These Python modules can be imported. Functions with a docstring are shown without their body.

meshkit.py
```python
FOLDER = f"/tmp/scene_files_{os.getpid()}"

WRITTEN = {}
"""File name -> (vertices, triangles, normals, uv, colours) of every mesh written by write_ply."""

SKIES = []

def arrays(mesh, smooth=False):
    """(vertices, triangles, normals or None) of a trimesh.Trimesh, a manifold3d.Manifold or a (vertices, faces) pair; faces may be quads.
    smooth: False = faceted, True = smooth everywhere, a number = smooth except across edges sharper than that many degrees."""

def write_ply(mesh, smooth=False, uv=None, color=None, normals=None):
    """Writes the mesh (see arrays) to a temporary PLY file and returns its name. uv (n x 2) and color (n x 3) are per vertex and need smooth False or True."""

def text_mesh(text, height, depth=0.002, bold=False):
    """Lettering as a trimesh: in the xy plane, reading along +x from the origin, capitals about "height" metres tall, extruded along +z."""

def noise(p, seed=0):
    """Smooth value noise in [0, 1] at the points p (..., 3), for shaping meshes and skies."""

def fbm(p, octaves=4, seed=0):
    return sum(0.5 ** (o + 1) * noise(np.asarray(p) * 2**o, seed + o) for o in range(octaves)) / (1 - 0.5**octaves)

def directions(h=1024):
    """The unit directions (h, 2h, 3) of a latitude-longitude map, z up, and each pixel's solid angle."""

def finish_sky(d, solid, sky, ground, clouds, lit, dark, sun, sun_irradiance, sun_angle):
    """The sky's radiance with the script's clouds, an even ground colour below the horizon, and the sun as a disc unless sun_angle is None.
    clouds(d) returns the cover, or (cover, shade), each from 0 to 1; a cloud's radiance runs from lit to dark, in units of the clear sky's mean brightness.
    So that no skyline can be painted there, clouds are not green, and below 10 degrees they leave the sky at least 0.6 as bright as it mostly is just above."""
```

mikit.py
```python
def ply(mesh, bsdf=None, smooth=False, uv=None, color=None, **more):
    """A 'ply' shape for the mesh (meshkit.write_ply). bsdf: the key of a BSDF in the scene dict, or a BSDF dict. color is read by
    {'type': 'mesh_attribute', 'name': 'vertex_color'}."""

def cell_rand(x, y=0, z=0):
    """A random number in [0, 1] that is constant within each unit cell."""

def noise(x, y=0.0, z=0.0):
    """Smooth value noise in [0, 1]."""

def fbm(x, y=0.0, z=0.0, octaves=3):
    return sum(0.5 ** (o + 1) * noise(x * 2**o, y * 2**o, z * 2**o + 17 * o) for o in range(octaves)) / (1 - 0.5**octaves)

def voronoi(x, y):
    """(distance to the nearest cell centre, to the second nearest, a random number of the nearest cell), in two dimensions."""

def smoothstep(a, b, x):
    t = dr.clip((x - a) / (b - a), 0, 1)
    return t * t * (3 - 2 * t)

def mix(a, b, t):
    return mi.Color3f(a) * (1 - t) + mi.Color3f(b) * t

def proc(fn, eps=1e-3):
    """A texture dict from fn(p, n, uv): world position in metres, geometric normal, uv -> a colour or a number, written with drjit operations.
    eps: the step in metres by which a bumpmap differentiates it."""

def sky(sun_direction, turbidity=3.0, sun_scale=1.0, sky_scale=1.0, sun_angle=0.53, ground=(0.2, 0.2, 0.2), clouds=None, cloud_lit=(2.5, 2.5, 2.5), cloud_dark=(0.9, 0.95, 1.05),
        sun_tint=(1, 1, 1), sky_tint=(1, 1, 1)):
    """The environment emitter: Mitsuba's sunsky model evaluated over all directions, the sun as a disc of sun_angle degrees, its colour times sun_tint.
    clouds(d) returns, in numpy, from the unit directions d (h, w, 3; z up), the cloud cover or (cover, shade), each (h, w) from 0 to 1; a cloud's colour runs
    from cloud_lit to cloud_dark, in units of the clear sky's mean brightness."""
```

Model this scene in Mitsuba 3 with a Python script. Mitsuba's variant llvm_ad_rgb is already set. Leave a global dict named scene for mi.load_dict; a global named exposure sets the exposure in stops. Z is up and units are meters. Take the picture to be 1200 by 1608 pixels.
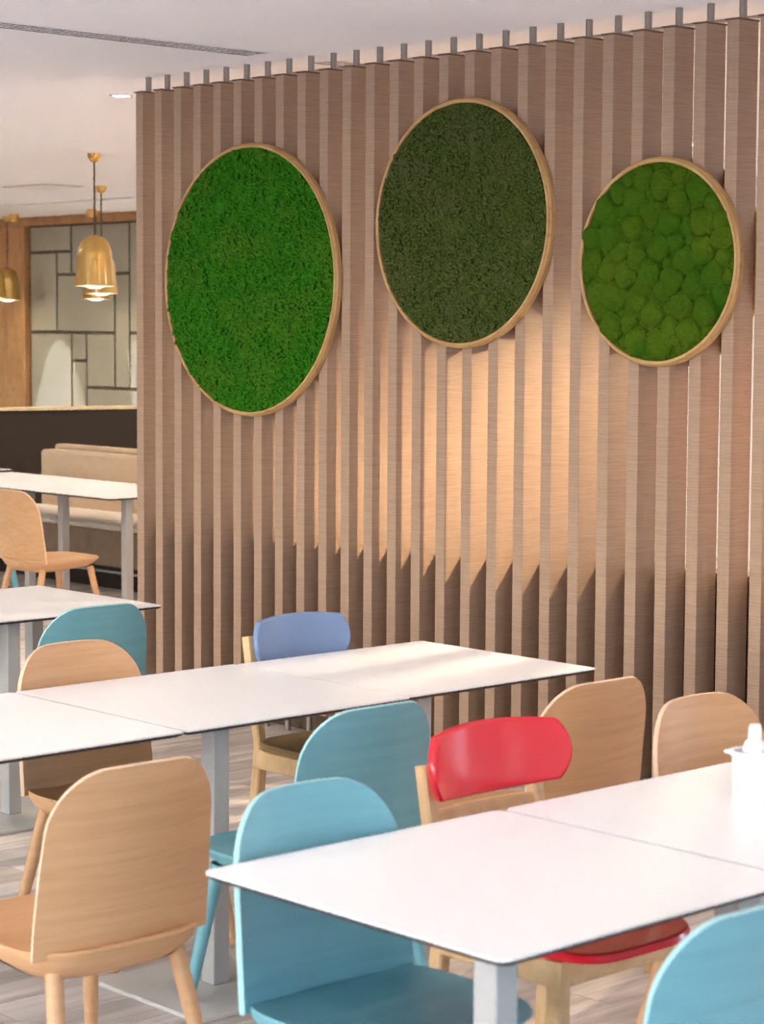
import math
import numpy as np, trimesh, manifold3d, shapely.geometry as sg
import mitsuba as mi, drjit as dr
import mikit, meshkit
from mikit import proc, noise, fbm, voronoi, cell_rand, smoothstep, mix

T = mi.ScalarTransform4f
scene, labels = {}, {}

# ------------------------------------------------------------------ camera, sky, exposure
EYE = 1.795
F, PITCH, ROLL, A = 3450.82, 0.0841281, 0.0059838, -0.823228
W = np.array([[math.cos(A), math.sin(A), 0], [-math.sin(A), math.cos(A), 0], [0, 0, 1]])
_c, _s = math.cos(ROLL), math.sin(ROLL)
_R = np.array([[_c, 0, -_s], [0, 1, 0], [_s, 0, _c]])
_c, _s = math.cos(-PITCH), math.sin(-PITCH)
_R = np.array([[1, 0, 0], [0, _c, -_s], [0, _s, _c]]) @ _R
_fw, _up = W @ _R @ [0, 1, 0], W @ _R @ [0, 0, 1]
scene['camera'] = {'type': 'thinlens', 'fov_axis': 'x', 'fov': math.degrees(2 * math.atan(600 / F)),
                   'aperture_radius': 0.0065, 'focus_distance': 8.3, 'near_clip': 0.1, 'far_clip': 200.0,
                   'to_world': T().look_at(origin=[0, 0, EYE], target=[float(_fw[0]), float(_fw[1]), EYE + float(_fw[2])], up=[float(x) for x in _up])}
exposure = -0.05
scene['sky'] = mikit.sky((-0.142, -0.807, 0.574), turbidity=5.0, sun_scale=0.0, sky_scale=35.5, ground=(0.80, 0.78, 0.76))
LAMP = 200.0          # radiance of a ceiling downlight
WARM = (1.0, 0.83, 0.66)

# ------------------------------------------------------------------ helpers
def V(*a):
    return np.array(a, float)

def add(key, mesh, bsdf, smooth=30, to_world=None, **more):
    d = mikit.ply(mesh, bsdf, smooth=smooth, **more)
    if to_world is not None:
        d['to_world'] = to_world
    scene[key] = d
    return d

def reuse(key, d, bsdf=None, to_world=None):
    n = {**d}
    if bsdf:
        n['bsdf'] = {'type': 'ref', 'id': bsdf}
    if to_world is not None:
        n['to_world'] = to_world
    scene[key] = n
    return n

_used = {}
def num(name):
    k = _used.get(name, -1) + 1
    _used[name] = k
    return name if k == 0 else f'{name}_{k:03d}'

def thing(name, label, cat, group=None):
    k = num(name)
    labels[k] = {'label': label, 'category': cat}
    if group:
        labels[k]['group'] = group
    return k

def struct(k, label=None):
    labels[k] = {'kind': 'structure'}
    if label:
        labels[k]['label'] = label
    return k

def box(lo, hi):
    return trimesh.creation.box(bounds=[lo, hi])

def cbox(lo, hi, c=0.003):
    """Box with chamfered edges."""
    lo, hi = np.array(lo, float), np.array(hi, float)
    c = min(c, 0.45 * (hi - lo).min())
    p = []
    for sx in (0, 1):
        for sy in (0, 1):
            for sz in (0, 1):
                s = np.array([sx, sy, sz])
                q = np.where(s, hi, lo)
                inn = np.where(s, -c, c)
                for k in range(3):
                    m = inn.copy(); m[k] = 0
                    p.append(q + m)
    return trimesh.convex.convex_hull(np.array(p))

def cat(ms):
    return trimesh.util.concatenate(ms)

def rod(p0, p1, r0, r1=None, n=14, caps=True):
    r1 = r0 if r1 is None else r1
    p0, p1 = np.array(p0, float), np.array(p1, float)
    z = (p1 - p0) / np.linalg.norm(p1 - p0)
    x = np.cross(z, [0, 0, 1] if abs(z[2]) < .9 else [1, 0, 0]); x /= np.linalg.norm(x)
    y = np.cross(z, x)
    a = np.arange(n) * 2 * np.pi / n
    ring = np.cos(a)[:, None] * x + np.sin(a)[:, None] * y
    v = np.vstack([p0 + ring * r0, p1 + ring * r1, [p0], [p1]])
    f = []
    for i in range(n):
        j = (i + 1) % n
        f += [[i, j, n + j], [i, n + j, n + i]]
        if caps:
            f += [[j, i, 2 * n], [n + i, n + j, 2 * n + 1]]
    return trimesh.Trimesh(v, f, process=False)

def lathe(prof, n=40, center=(0, 0, 0)):
    """prof: list of (r, z), revolved about z."""
    prof = np.array(prof, float)
    a = np.arange(n) * 2 * np.pi / n
    v = np.stack([prof[:, None, 0] * np.cos(a), prof[:, None, 0] * np.sin(a), np.repeat(prof[:, 1:2], n, 1)], -1).reshape(-1, 3) + np.array(center)
    f = []
    for i in range(len(prof) - 1):
        for j in range(n):
            k = (j + 1) % n
            f += [[i * n + j, i * n + k, (i + 1) * n + k], [i * n + j, (i + 1) * n + k, (i + 1) * n + j]]
    m = trimesh.Trimesh(v, f, process=False)
    m.update_faces(m.nondegenerate_faces())
    return m

def rings(rs, close=True):
    """Loft of rings (list of (n,3) arrays, outward when ordered)."""
    n = len(rs[0])
    v = np.vstack(rs)
    f = []
    for i in range(len(rs) - 1):
        for j in range(n):
            k = (j + 1) % n
            f += [[i * n + j, i * n + k, (i + 1) * n + k], [i * n + j, (i + 1) * n + k, (i + 1) * n + j]]
    return trimesh.Trimesh(v, f, process=False)

def rrect(x0, x1, y0, y1, r):
    return sg.box(x0 + r, y0 + r, x1 - r, y1 - r).buffer(r, quad_segs=6)

def extr(poly, z0, z1):
    m = trimesh.creation.extrude_polygon(poly, z1 - z0, engine='earcut')
    m.apply_translation([0, 0, z0])
    return m

def move(x, y, z=0.0, rot=0.0):
    return T().translate([float(x), float(y), float(z)]).rotate([0, 0, 1], float(rot))

# ------------------------------------------------------------------ materials
def pbr(name, color, rough=0.5, spec=0.5, **k):
    c = color if isinstance(color, dict) else {'type': 'rgb', 'value': list(color)}
    scene[name] = {'type': 'twosided', 'b': {'type': 'principled', 'base_color': c, 'roughness': rough, 'specular': spec, **k}}
    return name

def bumped(name, color, fn, scale, rough=0.5, spec=0.5, eps=1e-3, **k):
    c = color if isinstance(color, dict) else {'type': 'rgb', 'value': list(color)}
    scene[name] = {'type': 'twosided', 'b': {'type': 'bumpmap', 't': proc(fn, eps), 'scale': scale,
                                             'b': {'type': 'principled', 'base_color': c, 'roughness': rough, 'specular': spec, **k}}}
    return name

def wood(a, b, fx, fy, fz, dark=0.25):
    """Streaky veneer: two tones along the grain and finer pores."""
    def fn(p, n, uv):
        t = fbm(p.x * fx, p.y * fy, p.z * fz, 3)
        s = noise(p.x * fx * 4.1, p.y * fy * 2.3, p.z * fz * 4.3)
        c = mix(a, b, smoothstep(0.3, 0.7, t))
        return c * (1 - dark * smoothstep(0.62, 0.95, s))
    return proc(fn)

pbr('slat_wood', wood((0.395, 0.268, 0.188), (0.350, 0.234, 0.162), 9, 9, 190, 0.16), 0.55, 0.3)
pbr('slat_cap', (0.16, 0.10, 0.07), 0.6, 0.3)
pbr('chair_oak', wood((0.56, 0.32, 0.165), (0.52, 0.288, 0.143), 22, 2.2, 60, 0.09), 0.42, 0.5)
pbr('frame_oak', wood((0.70, 0.49, 0.27), (0.62, 0.40, 0.20), 30, 30, 9, 0.12), 0.45, 0.4)
pbr('hoop_oak', wood((0.50, 0.31, 0.125), (0.42, 0.24, 0.09), 9, 60, 9, 0.2), 0.38, 0.5)
pbr('trim_oak', wood((0.52, 0.29, 0.13), (0.44, 0.23, 0.10), 14, 14, 3, 0.2), 0.5, 0.4)
pbr('dark_wood', wood((0.10, 0.05, 0.03), (0.06, 0.03, 0.02), 14, 14, 3, 0.2), 0.5, 0.4)

def stain(c, k=0.9):
    def fn(p, n, uv):
        t = fbm(p.x * 22, p.y * 2.2, p.z * 48, 3)
        return mi.Color3f(c) * (k + (1 - k) * 2 * t)
    return proc(fn)
pbr('teal_stain', stain((0.135, 0.345, 0.41), 0.88), 0.42, 0.5)
pbr('oak_edge_highlight', (0.72, 0.52, 0.36), 0.5, 0.4)  # plywood edge; its pale tone also carries the rim highlight
pbr('teal_edge_highlight', (0.34, 0.58, 0.60), 0.5, 0.4)  # paler than the stain: rim highlight put into the colour
pbr('blue_lacquer', (0.165, 0.245, 0.42), 0.38, 0.5)
pbr('red_lacquer', (0.62, 0.006, 0.022), 0.16, 0.6, clearcoat=1.0, clearcoat_gloss=0.93)
pbr('tan_pad', (0.20, 0.13, 0.06), 0.8, 0.2)
pbr('white_laminate', (0.82, 0.825, 0.84), 0.38, 0.5)
pbr('black_edge', (0.03, 0.022, 0.022), 0.5, 0.4)
pbr('grey_metal', (0.38, 0.37, 0.37), 0.4, 0.5)
pbr('plate_metal', (0.52, 0.50, 0.48), 0.45, 0.5)
pbr('steel', (0.30, 0.27, 0.24), 0.38, 0.5, metallic=0.8)
pbr("ceiling_paint", (0.85, 0.86, 0.90), 0.9, 0.1)
pbr('wall_paint', (0.80, 0.78, 0.76), 0.9, 0.1)
pbr('slot_black', (0.05, 0.045, 0.05), 0.8, 0.2)
pbr('partition_black', (0.022, 0.017, 0.014), 0.7, 0.25)
pbr('ledge_cream', (0.72, 0.58, 0.36), 0.6, 0.3)
pbr('low_wall_brown', (0.12, 0.08, 0.055), 0.8, 0.2)
pbr('joint_dark', (0.09, 0.085, 0.07), 0.8, 0.2)
pbr('white_plastic', (0.86, 0.86, 0.86), 0.35, 0.5)
pbr('pot_white', (0.84, 0.84, 0.85), 0.3, 0.5)
pbr('cord_brown', (0.06, 0.035, 0.02), 0.6, 0.3)
scene['brass'] = {'type': 'twosided', 'b': {'type': 'principled', 'base_color': {'type': 'rgb', 'value': [0.86, 0.56, 0.19]}, 'metallic': 1.0, 'roughness': 0.13}}
pbr('brass_inside', (0.95, 0.85, 0.62), 0.6, 0.3)

def panel_fn(p, n, uv):
    t = fbm(p.x * 3, p.y * 3, p.z * 3, 3)
    return mix((0.33, 0.335, 0.27), (0.38, 0.38, 0.31), t)
pbr('sage_panel', proc(panel_fn), 0.5, 0.4)

def fabric(c, d, s):
    def fn(p, n, uv):
        t = fbm(p.x * s, p.y * s, p.z * s, 3) * 0.6 + noise(p.x * 160, p.y * 160, p.z * 160) * 0.4
        return mix(c, d, t)
    return proc(fn)
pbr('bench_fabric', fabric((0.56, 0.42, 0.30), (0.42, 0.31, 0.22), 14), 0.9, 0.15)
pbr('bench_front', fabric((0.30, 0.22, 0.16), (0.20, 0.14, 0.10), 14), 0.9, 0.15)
pbr('seat_cream', fabric((0.86, 0.78, 0.68), (0.80, 0.72, 0.62), 10), 0.9, 0.15)

def plank_fn(p, n, uv):
    i = dr.floor(p.x / 0.18); j = dr.floor((p.y + 0.47 * i) / 1.2)
    r = cell_rand(i, j, 3)
    g = fbm(p.x * 26 + r * 9, p.y * 2.2, r * 20, 4)
    h = noise(p.x * 6 + r * 5, p.y * 1.4, r * 7)
    c = mix((0.64, 0.575, 0.545), (0.52, 0.46, 0.43), r)
    return c * (0.72 + 0.56 * smoothstep(0.3, 0.75, g * 0.7 + h * 0.3))
pbr('plank_wood', proc(plank_fn), 0.5, 0.35)

def moss_fn(a, b, c, s):
    def fn(p, n, uv):
        t = noise(p.x * s, p.y * s, p.z * s)
        u = fbm(p.x * 7, 3.3, p.z * 7, 2)
        w = noise(p.x * 330, p.y * 330, p.z * 330)
        k = mix(mix(a, b, t), c, smoothstep(0.45, 0.7, u) * 0.5)
        return k * (0.75 + 0.5 * w)
    return proc(fn)
def moss_bump(p, n, uv):
    return noise(p.x * 170, p.y * 170, p.z * 170)
bumped('moss_bright', moss_fn((0.017, 0.128, 0.005), (0.036, 0.178, 0.007), (0.060, 0.160, 0.010), 55), moss_bump, 0.004, 0.85, 0.1)
bumped('moss_dark', moss_fn((0.042, 0.066, 0.013), (0.072, 0.098, 0.022), (0.080, 0.092, 0.030), 55), moss_bump, 0.004, 0.85, 0.1)
bumped('moss_cushion_green', moss_fn((0.030, 0.082, 0.003), (0.068, 0.124, 0.005), (0.017, 0.098, 0.003), 9), moss_bump, 0.0045, 0.85, 0.1)
pbr('mullion', (0.35, 0.35, 0.36), 0.5, 0.4)
scene['window_glass'] = {'type': 'thindielectric'}

# ------------------------------------------------------------------ room shell
X0, X1, Y0, Y1, H = -24.0, 3.6, -4.5, 13.60, 2.952
struct('floor')
add('floor', box((X0, Y0, -0.10), (X1, Y1 + .2, -0.006)), 'joint_dark', smooth=False)
rng = np.random.default_rng(5)
rest = []
plank = None
PW, PL = 0.18, 1.2
n_pl = 0
spots = []
for i in range(int(math.floor(X0 / PW)), int(math.ceil(X1 / PW))):
    off = -((0.47 * i) % PL)
    for j in range(int((Y0 - 1) / PL) - 1, int(Y1 / PL) + 2):
        y0, y1 = off + j * PL, off + (j + 1) * PL
        y0c, y1c = max(y0, Y0), min(y1, Y1)
        if y1c - y0c < 0.02:
            continue
        spots.append((i * PW, y0c, y1c))
def near(s):
    x, y0, y1 = s
    return -8.2 < x < -2.4 and y1 > 1.6 and y0 < 8.2 and (y1 + y0) / 2 > -0.62 * x - 1.2 and (y0 + y1) / 2 < -1.35 * x + 2
shared = {}
for s in spots:
    x, y0, y1 = s
    if near(s) and n_pl < 290:
        L = round(y1 - y0, 3)
        if L not in shared:
            shared[L] = mikit.ply(cbox((0.0012, 0.0012, -0.006), (PW - .0012, L - .0012, 0), 0.0012), 'plank_wood')
        reuse(num('floor__plank'), shared[L], to_world=move(x, y0))
        n_pl += 1
    else:
        rest.append(box((x + .0012, y0 + .0012, -0.006), (x + PW - .0012, y1 - .0012, 0)))
add('floor__far_planks', cat(rest), 'plank_wood', smooth=False)
labels['floor__far_planks'] = {'kind': 'stuff'}

struct('ceiling')
add('ceiling', box((X0, Y0, H), (X1, Y1 + .2, H + .1)), 'ceiling_paint', smooth=False)
struct('wall_left')
add('wall_left', box((X0 - .1, Y0, 0), (X0, Y1, H)), 'wall_paint', smooth=False)

# back wall: sage panels with dark joints, oak post and beam, white beyond
struct('wall_back')
add('wall_back', cat([box((X0, Y1, 0), (-.3, Y1 + .15, H)), box((1.7, Y1, 0), (X1, Y1 + .15, H)), box((-.3, Y1, 0), (1.7, Y1 + .15, .22)), box((-.3, Y1, 2.80), (1.7, Y1 + .15, H))]), 'wall_paint', smooth=False)
struct('unseen_window_9')  # unseen glazing, placed for the bluish reflection on the red pad
add('unseen_window_9', cat([box((-.3, Y1 + .03, .22), (-.25, Y1 + .1, 2.8)), box((1.65, Y1 + .03, .22), (1.7, Y1 + .1, 2.8)), box((-.3, Y1 + .03, .22), (1.7, Y1 + .1, .28)), box((-.3, Y1 + .03, 2.74), (1.7, Y1 + .1, 2.8))]), 'mullion', smooth=False)
add('unseen_window_9__pane', trimesh.Trimesh([(-.25, Y1 + .065, .28), (1.65, Y1 + .065, .28), (1.65, Y1 + .065, 2.74), (-.25, Y1 + .065, 2.74)], [[0, 1, 2], [0, 2, 3]], process=False), 'window_glass', smooth=False)
add('wall_back__joint_board', box((-20.55, Y1 - .012, 0.3), (-17.2, Y1, H - .09)), 'joint_dark', smooth=False)
zs = {'top': 2.862, 'a': 2.575, 'b': 2.33, 'c': 1.713, 'd': 1.415, 'e': 1.135, 'bot': 0.32}
xs = {48: -20.31, 87: -19.80, 110: -19.53, 133: -19.26, 180: -18.75, 204: -18.49, 260: -17.25}
PAN = [(48, 110, 'a', 'top'), (48, 87, 'c', 'a'), (87, 110, 'b', 'a'), (110, 204, 'b', 'top'), (87, 180, 'c', 'b'), (180, 204, 'e', 'b'),
       (204, 260, 'c', 'top'), (204, 260, 'e', 'c'), (48, 110, 'bot', 'c'), (110, 133, 'd', 'c'), (110, 133, 'bot', 'd'), (133, 180, 'e', 'c'), (133, 260, 'bot', 'e')]
for a, b, c, d in PAN:
    g = 0.016
    add(num('wall_back__panel'), cbox((xs[a] + g, Y1 - .034, zs[c] + g), (xs[b] - g, Y1 - .012, zs[d] - g), 0.004), 'sage_panel')
struct('trim_1')
add('trim_1', cat([cbox((-20.93, Y1 - .09, 0), (-20.34, Y1, H - .09), 0.006), cbox((-24, Y1 - .11, H - .09), (-17.2, Y1, H), 0.006)]), 'trim_oak')
struct('trim_2')
add('trim_2', cbox((-23.9, Y1 - .05, 0), (-20.95, Y1, H - .09), .006), 'dark_wood')
# ceiling lines
struct('trim_3')
add('trim_3', cbox((-22, 11.98, H - .012), (-8.5, 12.02, H), .003), 'ceiling_paint')
struct('trim_4')
add('trim_4', cbox((-8.6, 6.62, H - .010), (-3.0, 6.65, H), .003), 'grey_metal')

# unseen glazed sides (right of the camera and behind it): piers, sill, head, frames and panes
def facade(wall, bays, lo, hi, place, first):
    """place(a0, a1, d0, d1, z0, z1): box along the wall, d outward."""
    struct(wall)
    ms = [place(lo, hi, 0, .15, 0, .22), place(lo, hi, 0, .15, 2.80, H)]
    e = [lo] + [v for b in bays for v in b] + [hi]
    ms += [place(e[k], e[k + 1], 0, .15, .22, 2.80) for k in range(0, len(e), 2)]
    add(wall, cat(ms), 'wall_paint', smooth=False)
    for k, (a, b) in enumerate(bays):
        w = struct(f'unseen_window_{first + k}')
        m = (a + b) / 2
        fr = [place(a, a + .05, .03, .10, .22, 2.80), place(b - .05, b, .03, .10, .22, 2.80), place(m - .03, m + .03, .03, .10, .22, 2.80), place(a, b, .03, .10, .22, .28), place(a, b, .03, .10, 2.74, 2.80)]
        add(w, cat(fr), 'mullion', smooth=False)
        q = place(a + .05, b - .05, .064, .066, .28, 2.74)
        c = q.vertices
        v = c[[np.argmin(c @ u) for u in (V(1, 1, 1), V(-1, -1, 1), V(-1, -1, -1), V(1, 1, -1))]].copy()
        add(w + '__pane', trimesh.Trimesh(v, [[0, 1, 2], [0, 2, 3]], process=False), 'window_glass', smooth=False)
BX = [(-4.3, -2.5), (-2.1, -0.3), (0.1, 2.2)]  # out of view; bays chosen for bluish light on right-facing sides
facade('wall_right', BX, Y0 - .15, Y1 + .15, lambda a0, a1, d0, d1, z0, z1: box((X1 + d0, a0, z0), (X1 + d1, a1, z1)), 1)
BY = [(-12.4, -10.0), (-8.8, -6.4), (-5.2, -2.8), (-1.6, 0.8)]  # out of view; bays chosen for the even light on slat fronts
facade('wall_front', BY, X0, X1, lambda a0, a1, d0, d1, z0, z1: box((a0, Y0 - d1, z0), (a1, Y0 - d0, z1)), len(BX) + 1)

# ------------------------------------------------------------------ slat screen
FX, FP, FY0, FD, FW = -8.371, 0.1452, 6.222, 0.112, 0.0535
FTOP, FBOT = 2.878, 0.11
ss = thing('slat_screen', 'tall room divider of pale brown wooden slats carrying the round moss panels', 'room divider')
slat = mikit.ply(cbox((-FW, 0, FBOT), (0, FD, FTOP), 0.0022), 'slat_wood')
capm = mikit.ply(cbox((-FW - .008, -.004, FTOP), (.002, FD + .004, FTOP + .005), 0.001), 'slat_cap')
toprod = mikit.ply(rod((-FW / 2, FD / 2, FTOP), (-FW / 2, FD / 2, H), .0135, n=16), 'steel')
botrod = mikit.ply(rod((-FW / 2, FD / 2, 0), (-FW / 2, FD / 2, FBOT), .0135, n=16), 'steel')
NF = 28
for k in range(NF):
    x = FX + FP * k
    s = num('slat_screen__slat')
    reuse(s, slat, to_world=move(x, FY0))
    reuse(s + '__cap', capm, to_world=move(x, FY0))
    reuse(s + '__top_rod', toprod, to_world=move(x, FY0))
    reuse(s + '__foot_rod', botrod, to_world=move(x, FY0))
# half-height wall right behind the slats
struct('wall_low')
add('wall_low', cbox((FX - .03, 6.346, 0), (FX + FP * NF + .5, 6.47, 0.902), 0.004), 'low_wall_brown')

# ------------------------------------------------------------------ round moss panels
def hoop(R, y0, y1, w=0.021):
    """Bent-wood hoop around the y axis; y0 is the front."""
    d = y1 - y0
    pr = [(R - w, d), (R - w, .003), (R - w + .003, 0), (R - .009, 0), (R - .007, .004), (R - .005, .008), (R - .002, .010), (R, .013), (R, d - .003), (R - .003, d), (R - w, d)]
    m = lathe([(r, -z) for r, z in pr], 128)
    m.apply_transform(trimesh.transformations.rotation_matrix(math.pi / 2, [1, 0, 0]))
    m.apply_translation([0, y0, 0])
    trimesh.repair.fix_normals(m)
    return m

ico1 = trimesh.creation.icosphere(subdivisions=1)
ico4 = trimesh.creation.icosphere(subdivisions=4)

def clumps(R, sp, r0, r1, seed, depth, freq=46.0):
    """Reindeer moss: thousands of small lumpy grains gathered into tufts."""
    g = np.random.default_rng(seed)
    n = int(R / sp) + 1
    i, j = np.meshgrid(np.arange(-n, n + 1), np.arange(-int(n / .87) - 1, int(n / .87) + 2), indexing='ij')
    pts = np.stack([(i + .5 * (j % 2)) * sp, j * sp * .87], -1).reshape(-1, 2).astype(float)
    pts += g.normal(0, sp * .27, pts.shape)
    pts = pts[np.hypot(*pts.T) < R]
    protos = []
    for k in range(12):
        v = ico1.vertices.copy()
        d = meshkit.noise(v * 2.2 + 11 * k, seed + k) - .5
        e = meshkit.noise(v * 4.6 + 5 * k, seed + 3 * k) - .5
        protos.append(v * (1 + .45 * d + .80 * e)[:, None])
    protos = np.array(protos)
    N = len(pts)
    v = protos[g.integers(12, size=N)]
    c, s_ = np.cos(g.uniform(0, 2 * np.pi, N)), 0
    an = g.uniform(0, 2 * np.pi, N)
    c, s_ = np.cos(an)[:, None], np.sin(an)[:, None]
    r = g.uniform(r0, r1, N)[:, None]
    q3 = np.c_[pts * freq, np.full(N, seed * 1.7)]
    tuft = meshkit.noise(q3, seed) * .65 + meshkit.noise(np.c_[pts * freq * .4, np.full(N, 2.2)], seed + 5) * .35
    dy = depth * (tuft - .5) * 2 + g.uniform(-.0035, .0035, N)
    q = np.stack([(v[..., 0] * c - v[..., 2] * s_) * r + pts[:, :1], v[..., 1] * r * .9 - dy[:, None], (v[..., 0] * s_ + v[..., 2] * c) * r + pts[:, 1:]], -1)
    f = ico1.faces[None] + (np.arange(N) * len(ico1.vertices))[:, None, None]
    return trimesh.Trimesh(q.reshape(-1, 3), f.reshape(-1, 3), process=False)

DISCS = [(-7.565, 1.995, 0.601, 'moss_bright', 'largest round wall panel of bright green moss in a thin oak hoop', 'moss'),
         (-6.237, 2.205, 0.494, 'moss_dark', 'round wall panel of dark olive green moss in a thin oak hoop', 'moss'),
         (-5.222, 2.035, 0.380, 'moss_cushion_green', 'smallest round wall panel of plump cushion moss in a thin oak hoop', 'cushions')]
YF = FY0 - 0.036
for k, (cx, cz, R, m, lab, kind) in enumerate(DISCS):
    t = thing('moss_panel', lab, 'moss wall art')
    tw = move(cx, 0, cz)
    add(t + '__hoop', hoop(R, YF, FY0 - .001), 'hoop_oak', smooth=35, to_world=tw)
    bk = lathe([(0, 0), (R - .021, 0), (R - .021, .012), (0, .012)], 96)
    bk.apply_transform(trimesh.transformations.rotation_matrix(math.pi / 2, [1, 0, 0]))
    trimesh.repair.fix_normals(bk)
    b2 = bk.copy(); b2.apply_translation([0, FY0 - .012, 0])
    add(t + '__backing', b2, m, smooth=False, to_world=tw)
    # unseen disc on the far side, shading the slats from the lamp there
    b3 = bk.copy(); b3.apply_transform(np.diag([R / (R - .021), 1, R / (R - .021), 1])); b3.apply_translation([0, FY0 + FD + .014, 0])
    add(t + '__unseen_rear_disc', b3, 'hoop_oak', smooth=False, to_world=tw)
    if kind == 'moss':
        sp = 0.0112
        mm = clumps(R - .026, sp, .0055, .0086, 40 + k, .017)
        add(t + '__moss', mm, m, smooth=True, to_world=move(cx, YF + .008, cz))
        labels[t + '__moss'] = {'kind': 'stuff'}
    else:
        g = np.random.default_rng(77)
        # cushions of mixed sizes packed by rejection
        pts, rad = [], []
        for r in list(np.linspace(.052, .020, 900)) + [.020] * 500:
            for _ in range(8):
                p = g.uniform(-R, R, 2)
                if np.hypot(*p) > R - .023 - r * .82:
                    continue
                if all(np.hypot(*(p - q)) > (r + s) * .83 for q, s in zip(pts, rad)):
                    pts.append(p); rad.append(r)
                    break
        protos = []
        for j in range(6):
            v = ico4.vertices.copy()
            d = meshkit.noise(v * 1.3 + 7 * j, 3 + j) - .5
            e = meshkit.fbm(v * 8 + 3 * j, 2, 9 + j) - .5
            protos.append(mikit.ply(trimesh.Trimesh(v * (1 + .34 * d + .22 * e)[:, None], ico4.faces, process=False), m, smooth=True))
        for p, r in zip(pts, rad):
            tr = T().translate([float(cx + p[0]), float(YF + .018 + g.uniform(-.004, .008)), float(cz + p[1])]).rotate([0, 1, 0], float(g.uniform(0, 360))).scale([float(r * g.uniform(1.0, 1.16)), float(r * .80), float(r * g.uniform(1.05, 1.28))])
            reuse(num(t + '__moss_cushion'), protos[g.integers(6)], to_world=tr)
        mm = clumps(R - .028, .0125, .006, .009, 91, .004)
        add(t + '__filler_moss', mm, m, smooth=True, to_world=move(cx, YF + .015, cz))
        labels[t + '__filler_moss'] = {'kind': 'stuff'}

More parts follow.
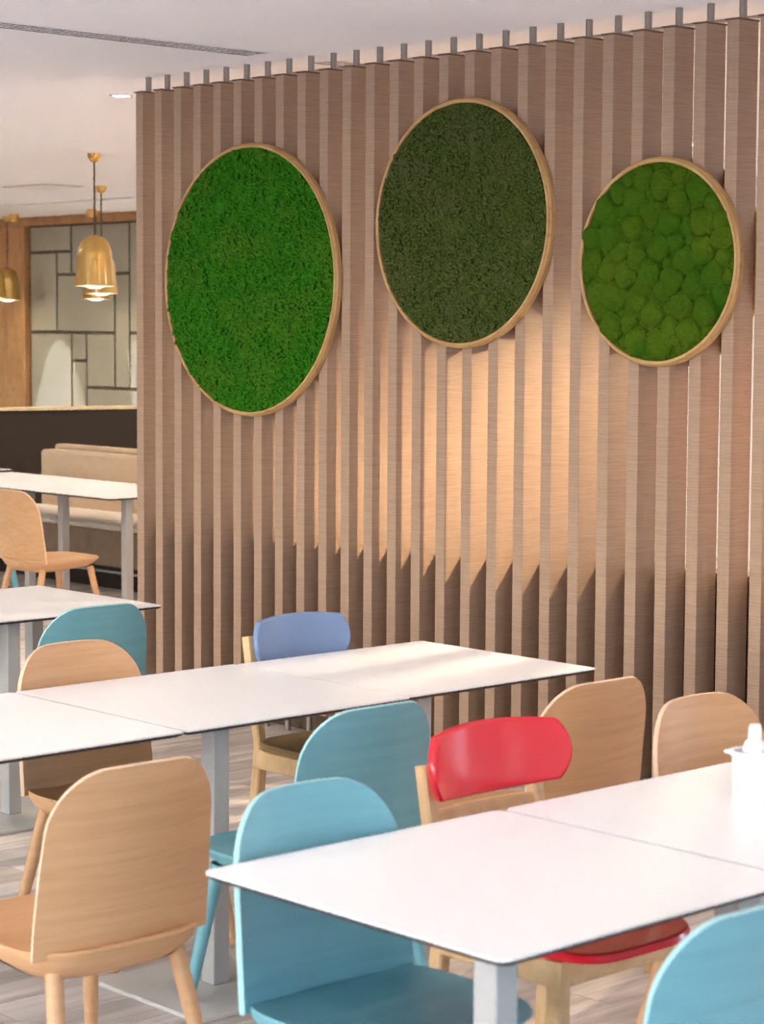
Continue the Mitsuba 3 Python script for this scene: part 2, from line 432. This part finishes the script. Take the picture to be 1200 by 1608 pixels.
# ------------------------------------------------------------------ tables
TZ = 0.735
def table(x0, x1, y0, y1, legs, label, r=0.012):
    t = thing('dining_table', label, 'table')
    add(t + '__tabletop', extr(rrect(x0, x1, y0, y1, r), TZ - .0045, TZ), 'white_laminate', smooth=30)
    core = [np.array(rrect(x0 + i, x1 - i, y0 + i, y1 - i, r).exterior.coords)[:-1] for i in (0.0004, .003, .010)]
    zz = (TZ - .0045, TZ - .010, TZ - .014)
    m = rings([np.c_[c, np.full(len(c), z)] for c, z in zip(core, zz)][::-1])
    cap = extr(sg.Polygon(core[2]), TZ - .0141, TZ - .013)
    add(t + '__core', cat([m, cap]), 'black_edge', smooth=25)
    labels[t + '__core'] = {'label': 'thin black edge under the white top'}
    for (lx, ly) in legs:
        add(num(t + '__leg'), cbox((lx - .0275, ly - .0275, 0.012), (lx + .0275, ly + .0275, TZ - .014), .0025), 'grey_metal')
        add(num(t + '__foot_plate'), cbox((lx - .24, ly - .24, 0.0), (lx + .24, ly + .24, 0.012), .003), 'plate_metal')
    return t

# nearest row
table(-3.325, -2.505, 2.605, 3.440, [(-2.57, 2.655), (-2.57, 3.385)], 'white square table nearest the camera, its corner leg at the bottom of the photo', .025)
table(-3.322, -2.503, 3.450, 4.262, [(-3.25, 4.17), (-2.57, 4.17)], 'white square table carrying the white bottle and pot', .02)
table(-3.322, -2.503, 4.272, 5.08, [(-3.25, 5.0)], 'white square table continuing the front row at the right edge')
# middle row
table(-5.338, -4.520, 2.66, 3.492, [(-4.60, 2.76), (-5.26, 2.76)], 'white square table cut off at the left edge, left end of the middle row')
table(-5.338, -4.522, 3.500, 4.312, [(-4.605, 3.66)], 'white square table in the middle row with the blue chair behind it')
table(-5.326, -4.534, 4.316, 5.125, [(-4.605, 4.42)], 'white square table at the right end of the middle row beside the slats')
# third row
table(-7.480, -6.650, 4.205, 5.030, [(-6.735, 4.40), (-7.40, 4.95)], 'white table at the left, its pointed corner in front of the first slats')
table(-7.480, -6.650, 3.370, 4.195, [(-7.40, 3.45)], 'white table at the far left edge behind the wooden chair')
# rows by the bench
table(-11.79, -10.985, 7.905, 8.79, [(-11.07, 8.10), (-11.66, 8.03)], 'white table by the beige bench, right end against the slats')
table(-12.60, -11.80, 7.915, 8.79, [(-12.30, 8.20)], 'white table by the beige bench behind the small wooden chair')
table(-13.42, -12.61, 7.915, 8.80, [(-13.0, 8.20)], 'white table by the beige bench at the left edge of the photo')
table(-14.50, -13.66, 8.20, 8.96, [(-13.75, 8.3)], 'small sliver of a white table left of the bench')

# ------------------------------------------------------------------ shell chairs
def seat_mesh():
    n = 64
    a = np.arange(n) * 2 * np.pi / n
    def outline(s):
        c, sn = np.cos(a), np.sin(a)
        e = 0.55
        x = np.sign(c) * np.abs(c) ** e * .245
        w = .250 - .020 * (x + .245) / .49
        y = np.sign(sn) * np.abs(sn) ** e * w
        return np.c_[x * s + .005, y * s]
    def ring(s, z, front=0.0, dish=0.0):
        o = outline(s)
        zz = z + front * np.clip((o[:, 0]) / .25, -1, 1) - dish * np.abs(o[:, 1] / .25) ** 2
        return np.c_[o, zz]
    rs = [ring(.001, .377, .01), ring(.55, .378, .012), ring(.82, .388, .016), ring(.95, .418, .010), ring(.99, .434, .004), ring(1.0, .441, .0), ring(.985, .4475, .0), ring(.95, .446, .0), ring(.80, .436, .0), ring(.5, .431, .0), ring(.001, .430, 0)]
    return rings(rs)

def back_mesh():
    nu, nv = 41, 28
    u = np.sin(np.linspace(-1, 1, nu) * np.pi / 2)
    z0, Ht = .432, .850
    def surf(off):
        P = np.zeros((nv, nu, 3))
        r = .56
        du = np.clip(np.abs(u) - (1 - r), 0, None) / r
        top = Ht - .010 * u ** 2 - .125 * (1 - np.sqrt(np.clip(1 - du ** 2.1, 0, 1)))
        for i, v in enumerate(np.linspace(0, 1, nv)):
            z = z0 + (top - z0) * v
            q = (z - z0) / (Ht - z0)
            hw = .238 - .004 * (1 - q) - .028 * q ** 1.6
            y = u * hw
            x = -.212 - .070 * q ** 1.1 + .050 * (y / .23) ** 2 * (0.55 + .45 * q)
            nx = np.array([1.0, 0, .16])
            P[i, :, 0] = x + off * np.cos(np.arctan(.43 * y / .23))
            P[i, :, 1] = y - off * np.sin(np.arctan(.43 * y / .23))
            P[i, :, 2] = z + off * .16
        return P.reshape(-1, 3)
    h = .0065
    a, b = surf(h), surf(-h)
    idx = np.arange(nu * nv).reshape(nv, nu)
    f = []
    for i in range(nv - 1):
        for j in range(nu - 1):
            p, q, r_, s = idx[i, j], idx[i, j + 1], idx[i + 1, j + 1], idx[i + 1, j]
            f += [[p, q, r_], [p, r_, s]]
            o = nu * nv
            f += [[p + o, r_ + o, q + o], [p + o, s + o, r_ + o]]
    rim = list(idx[0, :]) + list(idx[1:, -1]) + list(idx[-1, -2::-1]) + list(idx[-2:0:-1, 0])
    # rounded rim: a middle ring pushed outward slightly
    mid = (a[rim] + b[rim]) / 2
    cen = mid.mean(0)
    tang = np.roll(mid, -1, 0) - np.roll(mid, 1, 0)
    nor = np.cross(tang, a[rim] - b[rim])
    nor /= np.linalg.norm(nor, axis=1, keepdims=True) + 1e-9
    if ((mid - cen) * nor).sum() < 0:
        nor = -nor
    mid = mid + nor * .003
    v = np.vstack([a, b, mid])
    o2, nr = 2 * nu * nv, len(rim)
    for i in range(nr):
        j = (i + 1) % nr
        f += [[rim[i], o2 + i, o2 + j], [rim[i], o2 + j, rim[j]]]
        f += [[rim[i] + nu * nv, rim[j] + nu * nv, o2 + j], [rim[i] + nu * nv, o2 + j, o2 + i]]
    m = trimesh.Trimesh(v, f, process=False)
    trimesh.repair.fix_normals(m)
    nf = 4 * (nu - 1) * (nv - 1)
    return m.submesh([np.arange(nf)], append=True, repair=False), m.submesh([np.arange(nf, len(f))], append=True, repair=False)

def leg_mesh(sx, sy):
    top = V(sx * .165, sy * .165, .392)
    foot = V(sx * (.235 if sx > 0 else .265), sy * .215, 0)
    m = [top, top * .75 + foot * .25, foot * .97 + top * .03, foot]
    r = [.0205, .0200, .0145, .0135]
    return cat([rod(m[i], m[i + 1], r[i], r[i + 1], 16, caps=(i == 2)) for i in range(3)])

SEAT = mikit.ply(seat_mesh(), 'chair_oak', smooth=40)
_b, _e = back_mesh()
BACK, BEDGE = mikit.ply(_b, 'chair_oak', smooth=50), mikit.ply(_e, 'oak_edge_highlight', smooth=50)
EDGE = {'chair_oak': 'oak_edge_highlight', 'teal_stain': 'teal_edge_highlight'}
LEGS = [mikit.ply(leg_mesh(sx, sy), 'chair_oak', smooth=40) for sx in (1, -1) for sy in (1, -1)]

def shell_chair(x, y, rot, bsdf, label, group=None):
    t = thing('shell_chair', label, 'chair', group)
    tw = move(x, y, 0, rot)
    reuse(t + '__seat', SEAT, bsdf, tw)
    reuse(t + '__backrest', BACK, bsdf, tw)
    reuse(t + '__backrest__edge', BEDGE, EDGE[bsdf], tw)
    labels[t + '__backrest__edge'] = {'label': 'plywood edge of the backrest, paler to carry the rim highlight'}
    for L in LEGS:
        reuse(num(t + '__leg'), L, bsdf, tw)
    return t

shell_chair(-4.075, 2.825, 180, 'chair_oak', 'wooden chair at the lower left, nearest of the wooden chairs, seen from behind')
shell_chair(-5.13, 3.745, 0, 'chair_oak', 'wooden chair facing the camera behind the middle row, overlapping a teal chair at the left')
shell_chair(-6.33, 4.325, 180, 'teal_stain', 'teal blue chair at the left, half hidden by a wooden chair, beside the slats')
shell_chair(-4.27, 3.70, 180, 'teal_stain', 'muted teal chair in the centre, seen from behind at the middle table')
shell_chair(-3.13, 2.935, 0, 'teal_stain', 'bright turquoise chair tucked under the near table corner, facing the camera')
shell_chair(-4.16, 4.43, 180, 'chair_oak', 'wooden chair right behind the red chair, seen from behind against the slats')
shell_chair(-3.29, 4.41, 0, 'chair_oak', 'wooden chair facing the camera behind the white pot and bottle')
shell_chair(-2.45, 2.88, 180, 'teal_stain', 'teal chair in the bottom right corner, seen from behind')
shell_chair(-10.68, 7.26, 90, 'chair_oak', 'small distant wooden chair in front of the table by the bench')
shell_chair(-11.50, 7.25, 82, 'teal_stain', 'distant teal chair mostly cut off at the left edge by the bench tables')

# ------------------------------------------------------------------ low-back chairs with wooden frames
def bar(p, q, w, h):
    """Square-section bar from p to q: w across, h along the up side, edges softened."""
    p, q = np.array(p, float), np.array(q, float)
    z = (q - p) / np.linalg.norm(q - p)
    y = V(0, 1, 0) if abs(z[1]) < .9 else V(1, 0, 0)
    x = np.cross(y, z); x /= np.linalg.norm(x); y = np.cross(z, x)
    c = .005
    pts = []
    for e in (p, q):
        for sx in (-1, 1):
            for sy in (-1, 1):
                pts += [e + x * sx * (h / 2 - c) + y * sy * w / 2, e + x * sx * h / 2 + y * sy * (w / 2 - c)]
    return trimesh.convex.convex_hull(np.array(pts))

def low_pad(W_, H_, zc):
    """Curved rounded-rectangle backrest pad, concave to the front, with a rolled edge."""
    n, c = 41, .50
    t = np.sin(np.linspace(-1, 1, n) * np.pi / 2)
    u, v = np.meshgrid(t, t)
    gy, gz = u * np.sqrt(1 - .5 * c * v ** 2), v * np.sqrt(1 - .5 * c * u ** 2)
    def surf(off, k):
        y, z = gy * (W_ - k), gz * (H_ - k)
        return np.stack([-.225 + .055 * (y / .225) ** 2 - .12 * z + off, y, zc + z], -1).reshape(-1, 3)
    idx = np.arange(n * n).reshape(n, n)
    rim = np.array(list(idx[0, :]) + list(idx[1:, -1]) + list(idx[-1, -2::-1]) + list(idx[-2:0:-1, 0]))
    q = np.stack([idx[:-1, :-1], idx[:-1, 1:], idx[1:, 1:], idx[1:, :-1]], -1).reshape(-1, 4)
    f = [q[:, [0, 1, 2]], q[:, [0, 2, 3]]]
    f = np.vstack(f)
    fr, bk = surf(.010, .007), surf(-.014, .007)
    loops = [surf(.007, .0015)[rim], surf(-.002, 0)[rim], surf(-.011, .0015)[rim]]
    v_ = np.vstack([fr, bk] + loops)
    N, m = n * n, len(rim)
    rows = [rim, 2 * N + np.arange(m), 2 * N + m + np.arange(m), 2 * N + 2 * m + np.arange(m), N + rim]
    faces = [f, f[:, ::-1] + N]
    for a_, b_ in zip(rows[:-1], rows[1:]):
        a2, b2_ = np.roll(a_, -1), np.roll(b_, -1)
        faces += [np.stack([a_, b2_, a2], 1), np.stack([a_, b_, b2_], 1)]
    mm = trimesh.Trimesh(v_, np.vstack(faces), process=False)
    trimesh.repair.fix_normals(mm)
    return mm

def low_seat():
    n = 56
    a = np.arange(n) * 2 * np.pi / n
    e = .5
    ox = np.sign(np.cos(a)) * np.abs(np.cos(a)) ** e
    oy = np.sign(np.sin(a)) * np.abs(np.sin(a)) ** e
    def ring(s, z):
        return np.c_[ox * .245 * s + .03, oy * .225 * s, np.full(n, z) - .012 * np.clip(ox, 0, 1) ** 4 * s]
    m = rings([ring(.001, .448), ring(.9, .448), ring(.985, .453), ring(1, .462), ring(.985, .471), ring(.94, .474), ring(.6, .468), ring(.001, .466)])
    trimesh.repair.fix_normals(m)
    return m
PADS = {'red_lacquer': mikit.ply(low_pad(.230, .083, .803), 'red_lacquer', smooth=50), 'blue_lacquer': mikit.ply(low_pad(.203, .080, .783), 'blue_lacquer', smooth=50)}
LSEAT = mikit.ply(low_seat(), 'red_lacquer', smooth=40)
POST = [mikit.ply(cat([bar((-.178, s * .180, .43), (-.250, s * .175, .80), .034, .034), bar((-.215, s * .195, 0), (-.178, s * .180, .45), .036, .040)]), 'frame_oak') for s in (1, -1)]
FLEG = [mikit.ply(bar((.205, s * .205, 0), (.190, s * .195, .447), .038, .042), 'frame_oak') for s in (1, -1)]
SRAIL = [mikit.ply(bar((-.19, s * .192, .415), (.19, s * .192, .415), .024, .062), 'frame_oak') for s in (1, -1)]
CRAIL = [mikit.ply(bar((x, -.19, .415), (x, .19, .415), .024, .060), 'frame_oak') for x in (.19, -.19)]
_br = []
for i in range(8):
    ya, yb = -.19 + i * .0475, -.19 + (i + 1) * .0475
    _br.append(bar((-.222 - .03 * (1 - (ya / .19) ** 2), ya, .672), (-.222 - .03 * (1 - (yb / .19) ** 2), yb, .672), .022, .045))
BRAIL = mikit.ply(cat(_br), 'frame_oak')

def low_chair(x, y, rot, pad, seat, label, dz=0.0):
    t = thing('low_back_chair', label, 'chair')
    tw = move(x, y, dz, rot)
    reuse(t + '__backrest', PADS[pad], pad, tw)
    labels[t + '__backrest'] = {'label': ('red' if pad == 'red_lacquer' else 'blue') + ' curved backrest pad'}
    reuse(t + '__seat', LSEAT, seat, tw)
    labels[t + '__seat'] = {'label': ('red' if seat == 'red_lacquer' else 'brown') + ' seat'}
    for L in POST + FLEG:
        reuse(num(t + '__leg'), L, 'frame_oak', tw)
    for L in SRAIL + CRAIL:
        reuse(num(t + '__rail'), L, 'frame_oak', tw)
    reuse(t + '__back_rail', BRAIL, 'frame_oak', tw)
    return t
low_chair(-3.305, 3.605, 0, 'red_lacquer', 'red_lacquer', 'red low-back chair with a light wooden frame, pushed under the near tables')
low_chair(-5.18, 4.625, 0, 'blue_lacquer', 'tan_pad', 'blue low-back chair with a light wooden frame, between the middle table and the slats')

# ------------------------------------------------------------------ pot and bottle
pt = thing('table_pot', 'white pot holding the white bottle on the front row table at the right edge', 'pot')
px, py = -3.020, 3.945
add(pt, lathe([(0, TZ), (.040, TZ), (.043, TZ + .004), (.047, TZ + .100), (.054, TZ + .106), (.054, TZ + .112), (.047, TZ + .114), (.043, TZ + .110), (.040, TZ + .012), (0, TZ + .012)], 48, (px, py, 0)), 'pot_white', smooth=40)
add(pt + '__handle', cbox((px - .070, py - .018, TZ + .098), (px - .044, py + .010, TZ + .107), .003), 'pot_white')
bt = thing('squeeze_bottle', 'white nozzle bottle standing in the white pot', 'bottle')
add(bt + '__body', lathe([(0, TZ + .013), (.026, TZ + .013), (.027, TZ + .016), (.027, TZ + .118), (.022, TZ + .132), (.0145, TZ + .140), (0, TZ + .140)], 32, (px + .004, py + .002, 0)), 'white_plastic', smooth=40)
add(bt + '__nozzle', lathe([(.0145, TZ + .140), (.0155, TZ + .142), (.0145, TZ + .166), (.012, TZ + .172), (0, TZ + .172)], 32, (px + .004, py + .002, 0)), 'white_plastic', smooth=40)

# ------------------------------------------------------------------ brass pendants
def pendant(x, y, label, power=14.0, weight=0.7, bare=False):
    t = thing('pendant_lamp', label, 'pendant lamp')
    zr = 2.062
    prof = []
    for q in np.linspace(0, 1, 22):
        z = zr + .345 * (1 - q)
        # bell: round dome on top, then a gentle flare
        if q < .42:
            r = .119 * math.sqrt(max(0, 1 - (1 - q / .42) ** 2))
        else:
            r = .119 + .018 * ((q - .42) / .58) ** 1.4
        prof.append((r, z))
    prof += [(.146, zr), (.146, zr - .003), (.136, zr - .003)]
    add(t + '__shade', lathe(prof[::-1], 48, (x, y, 0)), 'brass', smooth=40)
    inner = [(max(0, r - .004), z - .004) for r, z in prof[:22]]
    add(t + '__lining', lathe(inner, 40, (x, y, 0)), 'brass_inside', smooth=40)
    add(t + '__cord', rod((x, y, zr + .343), (x, y, H - .03), .0055, n=10), 'cord_brown')
    add(t + '__canopy', lathe([(0, H - .062), (.012, H - .060), (.030, H - .048), (.042, H - .028), (.048, H), (0, H)], 32, (x, y, 0)), 'brass', smooth=40)
    if bare:
        bulb = trimesh.creation.icosphere(subdivisions=2, radius=.035)
        bulb.apply_translation([x, y, zr + .035])
    else:
        bulb = lathe([(0, -.020), (.035, -.019), (.055, -.010), (.075, -.004), (.124, .0), (.124, .004), (0, .004)], 36, (x, y, zr))
    add(t + '__bulb', bulb, None, smooth=True, emitter={'type': 'area', 'sampling_weight': weight, 'radiance': {'type': 'rgb', 'value': [power * 1.0, power * .78, power * .50]}})
    labels[t + '__bulb'] = {'label': 'glowing bulb'}
pendant(-12.36, 8.78, 'largest and nearest of the three brass pendant lamps left of the slats')
pendant(-15.22, 10.88, 'brass pendant lamp just right of the largest one, second in depth')
pendant(-18.51, 13.16, 'lowest looking brass pendant lamp, farthest of the three left of the slats')
pendant(-20.196, 13.20, 'brass pendant lamp near the left edge in front of the wooden post')
pendant(-18.73, 12.07, 'brass pendant lamp cut off by the left edge of the photo')
pendant(-5.36, 7.32, 'unseen brass pendant lamp behind the slats, placed to light them from behind', 8000.0, 12.0, True)  # out of view; place and strength set to light the slat sides

# ------------------------------------------------------------------ ceiling fittings
def diffuser(x0, x1, y0, y1, label):
    t = thing('slot_diffuser', label, 'air vent')
    add(t + '__frame', box((x0, y0, H - .004), (x1, y1, H)), 'ceiling_paint', smooth=False)
    n = 4
    w = (x1 - x0) / n
    for k in range(n):
        add(num(t + '__slot'), box((x0 + w * (k + .30), y0 + .01, H - .0048), (x0 + w * (k + .62), y1 - .01, H - .0038)), 'slot_black', smooth=False)
diffuser(-7.41, -7.26, 2.4, 6.07, 'long dark slotted air vent in the ceiling above the screen')
diffuser(-7.41, -7.26, 6.42, 8.2, 'slotted air vent in the ceiling seen between the rods of the screen')
vt = thing('ceiling_hatch', 'small pale hatch in the ceiling beside the pendant cords', 'ceiling hatch')
add(vt, cbox((-15.9, 10.35, H - .012), (-15.3, 10.75, H), .004), 'wall_paint')

def downlight(x, y, label, group=None, k=1.0, r=.076):
    t = thing('downlight', label, 'ceiling light', group)
    ring = lathe([(r - .001, H), (r + .019, H), (r + .017, H - .006), (r + .002, H - .006), (r - .001, H)], 32, (x, y, 0))
    add(t + '__rim', ring, 'white_plastic', smooth=30)
    lens = trimesh.creation.cylinder(radius=r, height=.002, sections=28)
    lens.apply_translation([x, y, H - .004])
    add(t + '__lens', lens, None, smooth=False, emitter={'type': 'area', 'radiance': {'type': 'rgb', 'value': [LAMP * k * w for w in WARM]}})
downlight(-9.14, 6.66, 'bright round downlight in the ceiling beside the left end of the screen', None, 2.5, .044)
for (x, y) in [(-1.2, 0.6), (-3.6, 0.6), (-6.2, 0.8), (-1.0, 3.4), (-3.2, 3.2), (-5.4, 3.6), (-4.9, 2.2), (-8.2, 3.4), (-11.5, 5.6), (-14.2, 7.4), (-17.2, 9.2), (-20.4, 11.2), (-7.6, 8.0), (-5.2, 9.0), (-2.6, 8.2), (-8.9, 10.95), (-12.6, 12.4), (-15.0, 12.6), (-1.0, 6.0)]:
    downlight(x, y, 'unseen round ceiling downlight outside the view, placed to light the room', 'unseen ceiling downlights', 9.0 if x < -11 else 4.0 if y > 6.5 else 1.0)  # out of view; strength set by zone to brighten bench end and back

def wall_spot(x, y, label):
    t = thing('spotlight', label, 'ceiling light', 'spotlights along the panel wall')
    add(t, lathe([(.05, H), (.05, H - .07), (.044, H - .075), (.040, H - .02), (0, H - .02)], 24, (x, y, 0)), 'brass', smooth=30)
    scene[t + '__beam'] = {'type': 'spot', 'to_world': T().look_at(origin=[x, y, H - .03], target=[x, y + .42, 0.3], up=[1, 0, 0]), 'intensity': {'type': 'rgb', 'value': [120.0, 115.0, 95.0]}, 'cutoff_angle': 15.0, 'beam_width': 11.0}
for x, w in ((-19.75, 'beside the oak post'), (-18.35, 'beside the left edge of the slats'), (-17.0, 'behind the slats')):
    wall_spot(x, 13.0, f'small brass spotlight in the ceiling at the panels, {w}')

# ------------------------------------------------------------------ bench and dark partition
be = thing('bench', 'long beige upholstered bench with a white seat behind the far tables', 'bench')
bx0, bx1 = -13.72, -9.6
add(be + '__backrest', cbox((bx0, 9.24, 0.40), (bx1, 9.36, 0.872), .02), 'bench_fabric')
add(be + '__seat_cushion', cbox((bx0, 8.66, 0.418), (bx1, 9.235, 0.468), .018), 'seat_cream')
labels[be + '__seat_cushion'] = {'label': 'cream white seat cushion'}
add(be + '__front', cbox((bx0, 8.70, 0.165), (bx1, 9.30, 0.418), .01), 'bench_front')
add(be + '__plinth', cbox((bx0 + .05, 8.80, 0.0), (bx1, 9.28, 0.165), .004), 'partition_black')
add(be + '__plinth_rail', cbox((bx0 + .05, 8.785, 0.105), (bx1, 8.80, 0.125), .003), 'grey_metal')
b2 = thing('bench', 'beige backrest of a second bench showing just above the first', 'bench')
add(b2, cat([cbox((-13.85, 9.45, 0.40), (bx1, 9.56, 0.900), .02), cbox((-13.85, 9.56, 0.0), (bx1, 10.1, 0.44), .02)]), 'bench_fabric')

pa = struct('wall_partition')
d = V(.235, .972); nrm = V(-.972, .235)
p0 = V(-14.72, 9.50) - d * 1.6
def slab(p, q, th, z0, z1, ch=.004):
    pts = []
    for e in (p, q):
        for o in (0, th):
            for z in (z0, z1):
                pts.append([*(e + nrm * o), z])
    return trimesh.convex.convex_hull(np.array(pts))
add('wall_partition', slab(p0, p0 + d * 6.0, .14, 0, 1.118), 'partition_black', smooth=False)
add('wall_partition__ledge', slab(p0 - nrm * .015, p0 + d * 6.0 - nrm * .015, .18, 1.118, 1.140), 'ledge_cream', smooth=False)
